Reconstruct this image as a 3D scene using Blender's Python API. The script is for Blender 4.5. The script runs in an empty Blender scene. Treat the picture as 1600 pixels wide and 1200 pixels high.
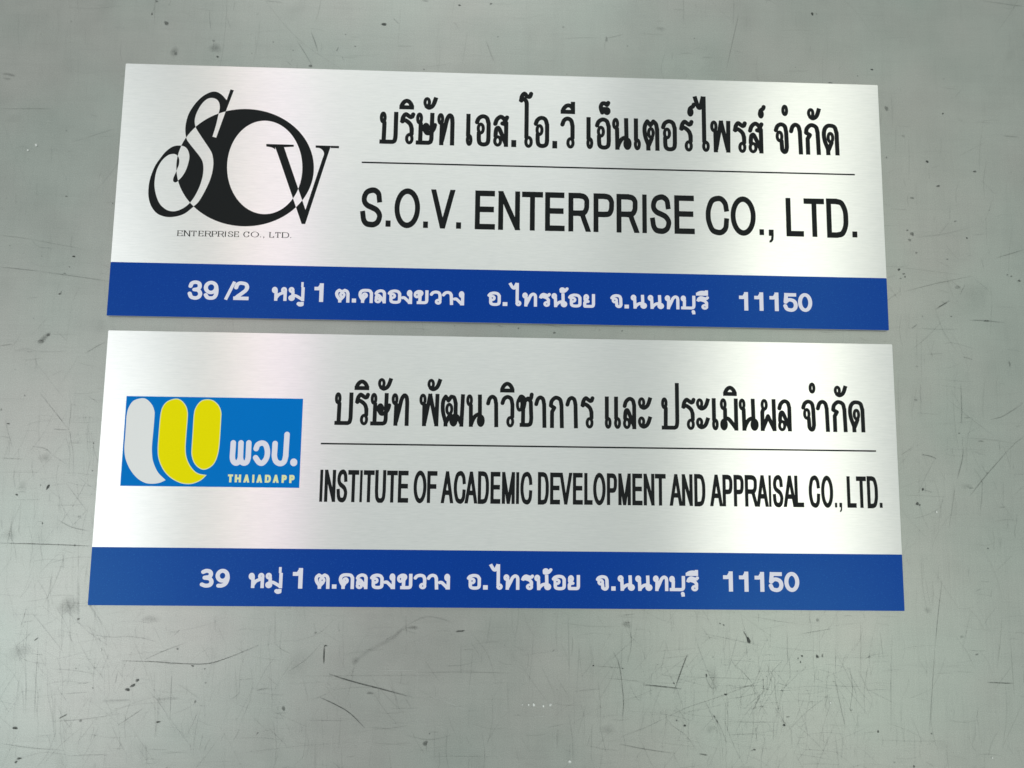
import bpy, math, random
import numpy as np
from mathutils import Matrix, Vector

# ------------------------------------------------------------------ camera
random.seed(7); rng = np.random.default_rng(11)
sc = bpy.context.scene
CAM = (-0.011796, -0.22051, 0.596671)
ROT = np.array([0.120991, -0.032073, 0.014644])
FPX = 1236.55
def rodrigues(r):
    a = np.linalg.norm(r); k = r/a
    K = np.array([[0,-k[2],k[1]],[k[2],0,-k[0]],[-k[1],k[0],0]])
    return np.eye(3)+np.sin(a)*K+(1-np.cos(a))*K@K
RM = rodrigues(ROT)
cd = bpy.data.cameras.new("camera"); cam = bpy.data.objects.new("camera", cd)
sc.collection.objects.link(cam)
M4 = Matrix([list(RM[i])+[CAM[i]] for i in range(3)]+[[0,0,0,1]])
cam.matrix_world = M4
cd.sensor_fit = 'HORIZONTAL'; cd.sensor_width = 36; cd.lens = 36*FPX/1600
cd.clip_start = 0.01; cd.clip_end = 100
sc.camera = cam

# ------------------------------------------------------------------ light
w = bpy.data.worlds.new("World"); sc.world = w; w.use_nodes = True
bg = w.node_tree.nodes["Background"]
bg.inputs[0].default_value = (0.93, 1.0, 0.96, 1); bg.inputs[1].default_value = 0.615
def lamp(name, loc, size, power, col, aim=None):
    l = bpy.data.lights.new(name, 'AREA'); l.shape = 'RECTANGLE'
    l.size, l.size_y = size; l.energy = power; l.color = col
    o = bpy.data.objects.new(name, l); sc.collection.objects.link(o); o.location = loc
    if aim is not None:
        d = Vector(aim)-Vector(loc); o.rotation_euler = d.to_track_quat('-Z', 'Y').to_euler()
    return o
LZ_ = 2.4
lamp("ceiling_lamp", (-1.65, -0.05, LZ_), (0.60, 0.8), 2.2, (1.0, 0.99, 1.0))
lamp("ceiling_lamp", (1.20, 0.60, LZ_), (0.42, 1.3), 2.8, (1.0, 1.0, 0.84))
lamp("ceiling_lamp", (1.14, -0.86, LZ_), (0.72, 0.85), 4.7, (1.0, 1.0, 0.88))
lamp("ceiling_lamp", (-1.68, -0.84, LZ_), (0.95, 0.8), 6.9, (0.98, 0.99, 1.0))
lamp("ceiling_lamp", (-0.25, 2.4, LZ_), (1.6, 1.0), 13.5, (1.0, 1.0, 0.97))
lamp("ceiling_lamp", (-0.95, 0.1, LZ_), (0.07, 2.2), 1.2, (1.0, 0.78, 0.66))
lamp("ceiling_lamp", (-0.80, 0.1, LZ_), (0.08, 2.2), 1.2, (0.96, 0.60, 0.86))
sc.view_settings.view_transform = 'Standard'; sc.view_settings.look = 'None'
sc.view_settings.exposure = 0.0; sc.view_settings.gamma = 1.0

# ------------------------------------------------------------------ helpers
def hom(src, dst):
    A = []
    for (x, y), (u, v) in zip(src, dst):
        A.append([x,y,1,0,0,0,-u*x,-u*y,-u]); A.append([0,0,0,x,y,1,-v*x,-v*y,-v])
    return np.linalg.svd(np.array(A, float))[2][-1].reshape(3,3)
def happ(H, p):
    q = H@np.array([p[0],p[1],1.0]); return q[:2]/q[2]
def sheet_pt(px, py):                     # where a traced point lies on the table top (metres)
    d = RM@np.array([(px-800)/FPX, -(py-600)/FPX, -1.0])
    t = -(CAM[2]+.0026)/d[2]
    return np.array([CAM[0]+d[0]*t, CAM[1]+d[1]*t])
WMM, HMM, TMM = 600.0, 201.8, 2.6
REC = [(-WMM/2,HMM/2),(WMM/2,HMM/2),(WMM/2,-HMM/2),(-WMM/2,-HMM/2)]
H1 = hom([(197.0,98.9),(1371.4,133.0),(1388.7,516.0),(166.3,493.5)], REC)
H2 = hom([(168.2,516.0),(1394.7,537.9),(1413.5,954.9),(137.5,945.5)], REC)

def tag(o, label=None, cat=None, group=None, kind=None):
    if label: o['label'] = label
    if cat: o['category'] = cat
    if group: o['group'] = group
    if kind: o['kind'] = kind
    return o
def empty(name, loc, rz=0):
    o = bpy.data.objects.new(name, None); sc.collection.objects.link(o)
    o.empty_display_size = .05; o.location = loc; o.rotation_euler = (0,0,rz); return o
def mesh_obj(name, verts, faces, mat, parent=None, smooth=False):
    me = bpy.data.meshes.new(name); me.from_pydata([tuple(v) for v in verts], [], faces); me.update()
    if mat: me.materials.append(mat)
    o = bpy.data.objects.new(name, me); sc.collection.objects.link(o)
    if parent: o.parent = parent
    return o

# ------------------------------------------------------------------ materials
def newmat(name):
    m = bpy.data.materials.new(name); m.use_nodes = True
    nt = m.node_tree; return m, nt, nt.nodes, nt.links, nt.nodes["Principled BSDF"]
def ramp(N, stops):
    r = N.new('ShaderNodeValToRGB'); e = r.color_ramp.elements
    e[0].position, e[0].color = stops[0][0], (*stops[0][1],1)
    e[1].position, e[1].color = stops[-1][0], (*stops[-1][1],1)
    for p, c in stops[1:-1]:
        k = e.new(p); k.color = (*c,1)
    return r
def noise(N, L, vec, scale, detail=4, rough=.5, sc3=None):
    n = N.new('ShaderNodeTexNoise'); n.inputs['Scale'].default_value = scale
    n.inputs['Detail'].default_value = detail; n.inputs['Roughness'].default_value = rough
    if sc3:
        mp = N.new('ShaderNodeMapping'); mp.inputs['Scale'].default_value = sc3
        L.new(vec, mp.inputs['Vector']); vec = mp.outputs[0]
    L.new(vec, n.inputs['Vector']); return n
def mixc(N, L, fac, a, b, mode='MIX'):
    m = N.new('ShaderNodeMix'); m.data_type = 'RGBA'; m.blend_type = mode
    for s, v in ((0, fac), (6, a), (7, b)):
        if hasattr(v, 'links'): L.new(v, m.inputs[s])
        elif s == 0: m.inputs[0].default_value = v
        else: m.inputs[s].default_value = (*v, 1)
    return m.outputs[2]

# brushed aluminium: grain runs along the plate's length, so reflections stretch across it
def mat_brushed():
    m, nt, N, L, P = newmat("brushed_aluminium")
    tc = N.new('ShaderNodeTexCoord'); ob = tc.outputs['Object']
    g1 = noise(N, L, ob, 1.0, 3, .6, (70, 900, 1)); g2 = noise(N, L, ob, 1.0, 4, .6, (160, 1900, 1))
    blot = noise(N, L, ob, 14, 4, .6)
    add = N.new('ShaderNodeMath'); add.operation = 'ADD'; L.new(g1.outputs[0], add.inputs[0]); L.new(g2.outputs[0], add.inputs[1])
    r = ramp(N, [(0.34, (.83,.842,.838)), (0.66, (.925,.93,.925))])
    hf = N.new('ShaderNodeMath'); hf.operation = 'MULTIPLY'; hf.inputs[1].default_value = .5; L.new(add.outputs[0], hf.inputs[0])
    L.new(hf.outputs[0], r.inputs[0])
    r2 = ramp(N, [(0.3, (.97,.97,.975)), (0.7, (1,1,.99))]); L.new(blot.outputs[0], r2.inputs[0])
    L.new(mixc(N, L, 1.0, r.outputs[0], r2.outputs[0], 'MULTIPLY'), P.inputs['Base Color'])
    P.inputs['Metallic'].default_value = 1.0
    rr = N.new('ShaderNodeMapRange'); rr.inputs[3].default_value = .27; rr.inputs[4].default_value = .39
    L.new(g2.outputs[0], rr.inputs[0]); L.new(rr.outputs[0], P.inputs['Roughness'])
    P.inputs['Anisotropic'].default_value = 1.0
    cx = N.new('ShaderNodeCombineXYZ'); cx.inputs[1].default_value = 1.0
    vt = N.new('ShaderNodeVectorTransform'); vt.vector_type = 'VECTOR'; vt.convert_from = 'OBJECT'; vt.convert_to = 'WORLD'
    L.new(cx.outputs[0], vt.inputs[0]); L.new(vt.outputs[0], P.inputs['Tangent'])
    b = N.new('ShaderNodeBump'); b.inputs['Strength'].default_value = .35; b.inputs['Distance'].default_value = .00005
    L.new(add.outputs[0], b.inputs['Height']); L.new(b.outputs[0], P.inputs['Normal'])
    return m
def mat_print(name, col, rough=.35, spec=.5, var=.06, coat=0.0, tint=(1,1,1)):
    m, nt, N, L, P = newmat(name)
    tc = N.new('ShaderNodeTexCoord'); ob = tc.outputs['Object']
    n = noise(N, L, ob, 900, 2, .5, (1,1.6,1)); n2 = noise(N, L, ob, 9, 3, .5)
    a = mixc(N, L, n.outputs[0], tuple(c*(1-var) for c in col), tuple(min(1,c*(1+var)) for c in col))
    b_ = mixc(N, L, n2.outputs[0], (.95,.95,.95), (1,1,1))
    L.new(mixc(N, L, 1.0, a, b_, 'MULTIPLY'), P.inputs['Base Color'])
    rr = N.new('ShaderNodeMapRange'); rr.inputs[3].default_value = rough-.05; rr.inputs[4].default_value = rough+.05
    L.new(n.outputs[0], rr.inputs[0]); L.new(rr.outputs[0], P.inputs['Roughness'])
    P.inputs['Specular IOR Level'].default_value = spec
    P.inputs['Coat Weight'].default_value = coat
    P.inputs['Specular Tint'].default_value = (*tint, 1)
    b = N.new('ShaderNodeBump'); b.inputs['Strength'].default_value = .15; b.inputs['Distance'].default_value = .00003
    L.new(n.outputs[0], b.inputs['Height']); L.new(b.outputs[0], P.inputs['Normal'])
    return m
def mat_sheet():
    m, nt, N, L, P = newmat("worn_galvanised_steel")
    tc = N.new('ShaderNodeTexCoord'); ob = tc.outputs['Object']
    big = noise(N, L, ob, 4.0, 4, .55); mid = noise(N, L, ob, 22, 5, .6); fine = noise(N, L, ob, 1500, 1, .5)
    hue = noise(N, L, ob, 7, 3, .5)
    gx = noise(N, L, ob, 1, 4, .65, (14, 420, 1)); gy = noise(N, L, ob, 1, 4, .65, (420, 14, 1))
    c = mixc(N, L, big.outputs[0], (.36,.388,.364), (.43,.458,.434))
    hr = ramp(N, [(0.38, (1.035,.985,.99)), (0.62, (.965,1.0,.985))]); L.new(hue.outputs[0], hr.inputs[0])
    c = mixc(N, L, .8, c, hr.outputs[0], 'MULTIPLY')
    mr = ramp(N, [(0.3, (.90,.90,.90)), (0.6, (1,1,1))]); L.new(mid.outputs[0], mr.inputs[0])
    c = mixc(N, L, .8, c, mr.outputs[0], 'MULTIPLY')
    fr = ramp(N, [(0.25, (.86,.86,.86)), (0.75, (1.12,1.12,1.12))]); L.new(fine.outputs[0], fr.inputs[0])
    c = mixc(N, L, 1.0, c, fr.outputs[0], 'MULTIPLY')
    for g in (gx, gy):
        gr = ramp(N, [(0.36, (.84,.84,.84)), (0.46, (1,1,1))]); L.new(g.outputs[0], gr.inputs[0])
        c = mixc(N, L, .14, c, gr.outputs[0], 'MULTIPLY')
    for k_, (sx, sy) in enumerate(((9, 60), (70, 11))):
        st = noise(N, L, ob, 1, 5, .7, (sx, sy, 1)); sr = ramp(N, [(0.36, (.88,.88,.885)), (0.5, (1,1,1)), (0.66, (1.07,1.07,1.06))])
        L.new(st.outputs[0], sr.inputs[0]); c = mixc(N, L, .16, c, sr.outputs[0], 'MULTIPLY')
    L.new(c, P.inputs['Base Color'])
    P.inputs['Metallic'].default_value = .85
    rr = N.new('ShaderNodeMapRange'); rr.inputs[3].default_value = .32; rr.inputs[4].default_value = .44
    L.new(mid.outputs[0], rr.inputs[0]); L.new(rr.outputs[0], P.inputs['Roughness'])
    b = N.new('ShaderNodeBump'); b.inputs['Strength'].default_value = .2; b.inputs['Distance'].default_value = .0002
    add = N.new('ShaderNodeMath'); add.operation = 'ADD'; L.new(gx.outputs[0], add.inputs[0]); L.new(gy.outputs[0], add.inputs[1])
    L.new(add.outputs[0], b.inputs['Height']); L.new(b.outputs[0], P.inputs['Normal'])
    return m
def mat_mark(name, col, rough=.6, metal=0.):
    m, nt, N, L, P = newmat(name)
    P.inputs['Base Color'].default_value = (*col,1); P.inputs['Roughness'].default_value = rough
    P.inputs['Metallic'].default_value = metal
    at = N.new('ShaderNodeAttribute'); at.attribute_name = 'strength'
    tc = N.new('ShaderNodeTexCoord'); n = noise(N, L, tc.outputs['Object'], 420, 4, .7)
    r = ramp(N, [(0.34, (0,0,0)), (0.6, (1,1,1))]); L.new(n.outputs[0], r.inputs[0])
    sp = N.new('ShaderNodeMapRange'); sp.inputs[3].default_value = .45; sp.inputs[4].default_value = 1.0
    L.new(r.outputs[0], sp.inputs[0])
    mu = N.new('ShaderNodeMath'); mu.operation = 'MULTIPLY'; mu.use_clamp = True
    L.new(at.outputs['Fac'], mu.inputs[0]); L.new(sp.outputs[0], mu.inputs[1])
    L.new(mu.outputs[0], P.inputs['Alpha'])
    return m
M_ALU = mat_brushed()
M_EDGE = mat_print("plate_core", (.30,.31,.31), .5)
M_BLUE = mat_print("royal_blue_print", (.0001,.030,.325), .26, .50, .05, tint=(.22,.8,1))
M_BLACK = mat_print("black_print", (.0055,.0075,.0085), .38, .16, .2)
M_WHITE = mat_print("white_print", (.84,.83,.96), .4, .25, .02)
M_PANEL = mat_print("sky_blue_print", (.0002,.185,.64), .4, .15, .05, tint=(.2,.8,1))
M_LGREY = mat_print("pale_grey_print", (.86,.87,.88), .4, .25, .02)
M_YEL = mat_print("yellow_print", (.92,.83,.0002), .42, .12, .04, tint=(1,1,.3))
M_PYEL = mat_print("pale_yellow_print", (.84,.88,.48), .4, .4, .03)
M_SHEET = mat_sheet()
M_SCR = mat_mark("scratch_grime", (.035,.042,.038))
M_FLECK = mat_mark("bright_fleck", (.75,.78,.76), .4)

# ------------------------------------------------------------------ the sheet the signs lie on
S = 1.5
sheet = mesh_obj("table_top", [(-S,-S-.2,-.004),(S,-S-.2,-.004),(S,S-.2,-.004),(-S,S-.2,-.004),
                               (-S,-S-.2,0),(S,-S-.2,0),(S,S-.2,0),(-S,S-.2,0)],
                 [(3,2,1,0),(4,5,6,7),(0,1,5,4),(1,2,6,5),(2,3,7,6),(3,0,4,7)], M_SHEET)
sheet.location.z = -.0026
tag(sheet, "scratched grey galvanised steel sheet the two signs lie on", kind='structure')

# ------------------------------------------------------------------ stroke lettering -> outlines
# glyphs: strokes in a unit box (0..1 both ways) of pen centres. e = ring, l = straight, c = curve, f = filled
def e(cx, cy, rx, ry): return ('e', cx, cy, rx, ry)
def l(caps, *p): return ('l', caps, p)
def c(caps, *p): return ('c', caps, p)
def f(*p): return ('f', '', p)
def dot(cx, cy, rx, ry): return ('d', cx, cy, rx, ry)
G = {}
G['บ'] = [e(.09,.86,.09,.14), l('rs',(.19,.68),(.17,.0)), l('sr',(.03,0),(.8,0)), c('rr',(.8,0),(.93,.04),(.99,.16),(1,.3)), l('rs',(1,.25),(1,1))]
G['ป'] = G['บ'][:4]+[l('rs',(1,.25),(1,1.52))]
G['ร'] = [c('sr',(0,.77),(.08,.9),(.3,1),(.55,.95),(.78,.9),(.92,.93)), l('rr',(.92,.92),(1,1)), c('rr',(.02,.74),(.14,.79),(.4,.76),(.72,.66),(.86,.54),(.9,.4)), l('rr',(.9,.5),(.9,.3)), e(.7,.13,.2,.13)]
G['ิ'] = [l('ss',(0,0),(1,0)), c('rr',(0,.02),(.06,.4),(.25,.82),(.5,1),(.75,.82),(.94,.4),(1,.02))]
G['ี'] = [l('ss',(0,0),(1,0)), c('rr',(0,.02),(.08,.35),(.3,.68),(.55,.8),(.8,.7),(1,.4)), l('rs',(1,0),(1,1))]
G['ั'] = [e(.17,.62,.17,.38), c('rs',(.12,.16),(.36,0),(.66,.15),(.86,.5),(1,1))]
G['ษ'] = [e(.08,.86,.08,.14), l('rs',(.16,.68),(.15,0)), l('sr',(.02,0),(.64,0)), c('rr',(.64,0),(.76,.04),(.81,.16),(.81,.3)), l('rs',(.81,.25),(.83,1)), dot(.48,.53,.1,.11), c('rr',(.4,.45),(.55,.34),(.78,.38),(.93,.5),(1,.64))]
G['ท'] = [e(.1,.86,.1,.14), l('rs',(.2,.68),(.18,.0)), c('rr',(.22,.08),(.42,.5),(.58,.85),(.78,1),(.95,.93),(1,.75)), l('rs',(1,.76),(1,0))]
G['เ'] = [l('sr',(.05,1),(.05,.3)), e(.5,.14,.48,.14)]
G['แ'] = G['เ']
G['อ'] = [c('rr',(0,.78),(.14,.92),(.48,1),(.84,.94),(1,.74)), l('rr',(1,.76),(1,.2)), c('rr',(1,.22),(.95,.07),(.75,0),(.42,0),(.22,.07),(.17,.22)), l('rr',(.17,.22),(.17,.4)), e(.33,.56,.17,.14)]
G['ล'] = [c('rr',(0,.74),(.14,.9),(.48,1),(.82,.94),(.95,.76)), l('rs',(.95,.78),(.95,0)), e(.22,.13,.2,.13), l('rr',(.04,.3),(.04,.4)), c('rr',(.04,.38),(.1,.55),(.26,.6),(.42,.5)), l('rr',(.4,.52),(.93,.04))]
G['ส'] = [c('rr',(0,.74),(.14,.9),(.45,1),(.72,.93),(.88,.8),(.9,.7)), l('rs',(.92,.78),(.92,0)), l('rr',(.72,.76),(.98,.98)), l('rr',(.6,.76),(.78,.74)), e(.22,.13,.2,.13), l('rr',(.04,.3),(.04,.4)), c('rr',(.04,.38),(.1,.55),(.26,.6),(.42,.5)), l('rr',(.4,.52),(.9,.04))]
G['โ'] = [c('sr',(0,.88),(.08,.95),(.32,1),(.58,.955),(.8,.94),(.92,.955)), l('rr',(.92,.955),(1,1)), c('rr',(.02,.865),(.15,.9),(.38,.885),(.55,.83),(.57,.74)), l('rr',(.57,.76),(.57,.16)), e(.79,.075,.22,.075)]
G['ว'] = [c('rr',(0,.78),(.16,.93),(.5,1),(.86,.93),(1,.72)), l('rr',(1,.74),(1,.3)), e(.8,.13,.2,.13)]
G['็'] = [c('rr',(.2,0),(.06,.3),(.02,.6),(.2,.88),(.5,.93),(.8,.78),(.97,.98)), c('rr',(.12,.36),(.4,.3),(.6,.1)), dot(.8,.16,.2,.2), c('rr',(.2,.35),(.5,.36),(.85,.36))]
G['น'] = [e(.09,.86,.09,.14), l('rs',(.18,.68),(.2,0)), c('rr',(.22,.02),(.32,.17),(.5,.32),(.78,.39)), dot(.84,.15,.13,.15), l('rs',(.78,.3),(.76,1))]
G['ม'] = [e(.1,.86,.1,.14), l('rr',(.22,.68),(.22,.28)), dot(.13,.14,.13,.14), c('rr',(.22,.36),(.45,.34),(.7,.2),(.96,.02)), l('ss',(1,1),(1,0))]
G['ด'] = [c('rr',(.27,.16),(.08,.4),(0,.62),(.04,.82),(.2,.95),(.45,1),(.84,.95),(.99,.72)), l('rs',(.99,.75),(1,0)), l('rs',(.28,.18),(.29,0)), e(.5,.56,.14,.14), c('rr',(.57,.38),(.48,.28),(.33,.12))]
G['ต'] = [c('rr',(.27,.16),(.08,.4),(0,.64),(.05,.84),(.22,.98)), l('rr',(.22,.98),(.47,.84)), l('rr',(.47,.84),(.7,.98)), c('rr',(.7,.98),(.9,.88),(.99,.66)), l('rs',(.99,.7),(1,0)), l('rs',(.28,.18),(.29,0)), e(.5,.56,.14,.14), c('rr',(.57,.38),(.48,.28),(.33,.12))]
G['ค'] = [c('rr',(.24,.14),(.06,.4),(0,.62),(.05,.84),(.2,.96),(.45,1),(.84,.96),(1,.74)), l('rs',(1,.77),(1,0)), l('rs',(.24,.2),(.24,0)), e(.42,.54,.13,.14), c('rr',(.52,.46),(.38,.34),(.27,.14)), l('rr',(.3,.45),(.2,.3))]
G['ไ'] = [l('sr',(.05,1),(.2,.88)), c('rr',(.2,.88),(.32,.82),(.46,.82),(.52,.88)), l('rs',(.5,.86),(.64,1)), l('sr',(.73,1),(.73,.16)), e(.86,.07,.14,.07)]
G['พ'] = [e(.1,.86,.1,.14), l('rs',(.19,.68),(.2,0)), l('rs',(.22,.04),(.54,1)), l('sr',(.56,1),(.94,.04)), l('ss',(1,1),(.97,0))]
G['ผ'] = [e(.22,.86,.13,.14), c('rr',(.12,.68),(.06,.6),(.05,.5)), l('rs',(.05,.6),(.05,0)), l('rr',(.08,.02),(.5,.46)), l('rr',(.5,.46),(.95,.02)), l('ss',(.98,1),(1,0))]
G['จ'] = [c('rr',(0,.78),(.16,.93),(.5,1),(.85,.93),(.97,.72)), l('rr',(.97,.74),(1,.16)), c('rr',(1,.18),(.92,.04),(.74,0),(.56,.08),(.54,.2)), l('rr',(.54,.2),(.51,.4)), e(.33,.56,.17,.14)]
G['า'] = [c('rr',(0,.76),(.18,.93),(.5,1),(.82,.93),(.95,.74)), l('rs',(.95,.77),(1,0))]
G['ํ'] = [e(.5,.5,.5,.5)]
G['ก'] = [l('sr',(.15,0),(.15,.5)), l('rr',(.15,.5),(.34,.64)), l('rr',(.34,.64),(.04,.72)), c('rr',(.04,.72),(.12,.88),(.45,1),(.84,.93),(.96,.72)), l('rs',(.96,.75),(1,0))]
G['์'] = [dot(.22,.25,.2,.24), c('rr',(.05,.35),(.16,.58),(.45,.72)), c('rr',(.4,.7),(.7,.8),(.85,.98))]
G['ฒ'] = [c('rr',(.15,.1),(.03,.4),(0,.64),(.03,.84),(.14,.98)), l('rr',(.14,.98),(.28,.84)), l('rr',(.28,.84),(.42,.98)), c('rr',(.42,.98),(.57,.94),(.65,.72)), l('rr',(.65,.75),(.65,.3)), dot(.55,.15,.11,.15), c('rr',(.62,.34),(.75,.28),(.85,.16),(.95,.02)), l('ss',(1,1),(.95,0)), l('rs',(.16,.15),(.16,0)), e(.33,.54,.1,.15), c('rr',(.38,.36),(.31,.26),(.2,.1))]
G['ช'] = [e(.13,.66,.12,.17), c('rr',(.05,.78),(.22,.92),(.42,.86),(.47,.72),(.4,.55)), l('rs',(.38,.6),(.37,0)), l('sr',(.28,0),(.72,0)), c('rr',(.72,0),(.88,.04),(.94,.2),(.93,.4)), l('rr',(.93,.35),(.9,.74)), c('rr',(.5,.78),(.72,.86),(.88,.76)), c('rr',(.76,.82),(.9,.86),(.96,.99))]
G['ข'] = [e(.14,.72,.14,.2), c('rr',(.05,.88),(.25,1),(.5,.98),(.56,.82),(.42,.6)), l('rs',(.42,.66),(.4,0)), l('sr',(.28,0),(.8,0)), c('rr',(.8,0),(.94,.04),(1,.2),(1,.4)), l('rs',(1,.35),(1,1))]
G['ย'] = [e(.2,.82,.14,.16), c('rr',(.06,.7),(.1,.56),(.4,.44)), l('rr',(.3,.44),(.36,.46)), c('rr',(.3,.44),(.06,.36),(.03,.15),(.05,0)), l('rr',(.05,0),(.8,0)), c('rr',(.8,0),(.94,.04),(1,.2),(1,.4)), l('rs',(1,.35),(1,1))]
G['ง'] = [e(.8,.83,.14,.17), l('rs',(.93,.83),(.93,0)), c('rr',(-.04,.42),(.18,.42),(.45,.26),(.82,0)), l('ss',(.82,0),(.93,0))]
G['ห'] = [e(.1,.84,.1,.16), l('rs',(.21,.84),(.21,0)), c('rr',(.24,.14),(.42,.42),(.66,.56),(.84,.62)), e(.83,.84,.11,.16), l('rs',(.93,.75),(.93,0))]
G['ู'] = [e(.2,.68,.2,.3), c('rr',(.2,.3),(.35,0),(.75,0),(.97,.3)), l('rs',(1,.2),(1,1))]
G['ุ'] = [e(.3,.8,.3,.2), l('rs',(.75,.7),(.85,0)), l('rr',(.5,.7),(.85,.2))]
G['่'] = [l('ss',(.5,1),(.5,0))]
G['้'] = [e(.25,.62,.22,.36), e(.25,.6,.08,.12), l('rr',(.06,.5),(.06,.05)), c('rr',(.06,.0),(.45,.0),(.75,.35),(1,1))]
G['ะ'] = G['ั']
G['.'] = [f((0,0),(1,0),(1,1),(0,1))]
G[','] = [f((0,.52),(1,.52),(1,1),(0,1)), f((.52,.53),(1,.53),(.9,.2),(.55,.03),(.1,0),(.1,.14),(.42,.25))]
G['I'] = [f((0,0),(1,0),(1,1),(0,1))]
G['E'] = [l('ss',(0,0),(0,1)), l('ss',(0,1),(.97,1)), l('ss',(0,.52),(.92,.52)), l('ss',(0,0),(1,0))]
G['F'] = [l('ss',(0,0),(0,1)), l('ss',(0,1),(1,1)), l('ss',(0,.52),(.88,.52))]
G['L'] = [l('ss',(0,0),(0,1)), l('ss',(0,0),(1,0))]
G['T'] = [l('ss',(0,1),(1,1)), l('ss',(.5,0),(.5,1))]
G['H'] = [l('ss',(0,0),(0,1)), l('ss',(1,0),(1,1)), l('rr',(0,.5),(1,.5))]
G['N'] = [l('ss',(0,0),(0,1)), l('ss',(1,0),(1,1)), l('rr',(-.02,1.06),(1.02,-.06))]
G['M'] = [l('ss',(0,0),(0,1)), l('ss',(1,0),(1,1)), l('rr',(0,1.05),(.5,-.06)), l('rr',(.5,-.06),(1,1.05))]
G['A'] = [l('rr',(-.02,-.1),(.5,1.06)), l('rr',(.5,1.06),(1.02,-.1)), l('rr',(.2,.3),(.8,.3))]
G['V'] = [l('rr',(-.02,1.1),(.5,-.06)), l('rr',(.5,-.06),(1.02,1.1))]
G['U'] = [l('sr',(0,1),(0,.3)), l('sr',(1,1),(1,.3)), c('rr',(0,.32),(.08,.1),(.3,0),(.5,0),(.7,0),(.92,.1),(1,.32))]
G['O'] = [e(.5,.5,.5,.5)]; G['0'] = G['O']
G['C'] = [c('ss',(1,.7),(.94,.86),(.75,.98),(.52,1),(.22,.93),(.04,.7),(0,.5),(.04,.3),(.22,.07),(.52,0),(.76,.02),(.95,.14),(1,.34))]
G['D'] = [l('ss',(0,0),(0,1)), l('rr',(0,1),(.46,1)), l('rr',(0,0),(.46,0)), c('rr',(.42,1),(.76,.95),(.96,.74),(1,.5),(.96,.26),(.76,.05),(.42,0))]
G['P'] = [l('ss',(0,0),(0,1)), l('sr',(0,1),(.55,1)), l('rr',(0,.45),(.55,.45)), c('rr',(.5,1),(.82,.97),(.99,.85),(1,.72),(.97,.58),(.82,.47),(.5,.45))]
G['R'] = [l('ss',(0,0),(0,1)), l('sr',(0,1),(.55,1)), l('rr',(0,.47),(.55,.47)), c('rr',(.5,1),(.78,.97),(.93,.87),(.94,.74),(.92,.61),(.78,.49),(.5,.47)), c('rr',(.45,.47),(.66,.44),(.78,.28),(.95,.05),(1.05,-.1))]
G['S'] = [c('ss',(.96,.73),(.9,.9),(.7,.99),(.48,1),(.2,.94),(.06,.8),(.08,.66),(.25,.56),(.52,.5),(.8,.43),(.97,.32),(1,.22),(.9,.08),(.7,.01),(.5,0),(.22,.03),(.06,.14),(0,.31))]
G['1'] = [l('ss',(1,0),(1,1)), l('sr',(0,.76),(.4,.76)), c('rr',(.35,.76),(.62,.8),(.85,.93))]
G['2'] = [c('rr',(.03,.7),(.12,.9),(.32,1),(.55,1),(.85,.94),(.97,.75),(.88,.55),(.6,.36),(.25,.16),(.05,.02)), l('ss',(.0,0),(.97,0))]
G['3'] = [c('rr',(.04,.74),(.16,.93),(.48,1),(.82,.94),(.92,.76),(.82,.6),(.48,.53)), c('rr',(.42,.53),(.8,.49),(1,.3),(.92,.1),(.7,.01),(.45,0),(.15,.07),(0,.28))]
G['5'] = [l('ss',(.12,1),(.88,1)), l('sr',(.12,1),(.04,.52)), c('rr',(.06,.52),(.25,.64),(.52,.67),(.85,.58),(1,.36),(.93,.13),(.7,.01),(.45,0),(.15,.07),(0,.27))]
G['9'] = [e(.48,.68,.48,.32), c('rr',(.96,.7),(1,.5),(.96,.22),(.8,.05),(.5,0),(.2,.04),(.03,.2))]
G['3b'] = [c('rr',(.1,.92),(.42,1),(.78,.95),(.9,.78),(.76,.6),(.28,.54)), c('rr',(.28,.53),(.78,.48),(1,.28),(.86,.06),(.42,0),(.03,.08))]
G['9b'] = [e(.48,.67,.48,.33), c('rr',(.97,.68),(.98,.45),(.8,.15),(.45,.02),(.12,.01))]
G['/'] = [l('ss',(0,0),(1,1))]
SER = lambda x, v, h=.16: l('ss',(x-h,v),(x+h,v))
G['Es'] = G['E']+[SER(0,0,.12),SER(0,1,.12),l('ss',(.97,1),(.97,.8)),l('ss',(1,0),(1,.2))]
G['Ns'] = G['N']+[SER(0,1),SER(0,0),SER(1,1)]; G['Is'] = [l('ss',(.5,0),(.5,1)),l('ss',(.05,1),(.95,1)),l('ss',(.05,0),(.95,0))]
G['Ts'] = G['T']+[SER(.5,0),l('ss',(0,1),(0,.8)),l('ss',(1,1),(1,.8))]; G['Rs'] = G['R']+[SER(0,0),SER(0,1,.12)]
G['Ps'] = G['P']+[SER(0,0,.2),SER(0,1,.12)]; G['Ls'] = G['L']+[SER(0,1,.2),l('ss',(1,0),(1,.2))]; G['Ds'] = G['D']+[SER(0,0,.12),SER(0,1,.12)]
G['Ss'] = G['S']; G['Cs'] = G['C']+[l('ss',(1,1),(1,.75))]; G['Os'] = G['O']
CLIP = set('ENMAVRFLTHDPUI')
ROUND = set('SOCDU0')

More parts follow.
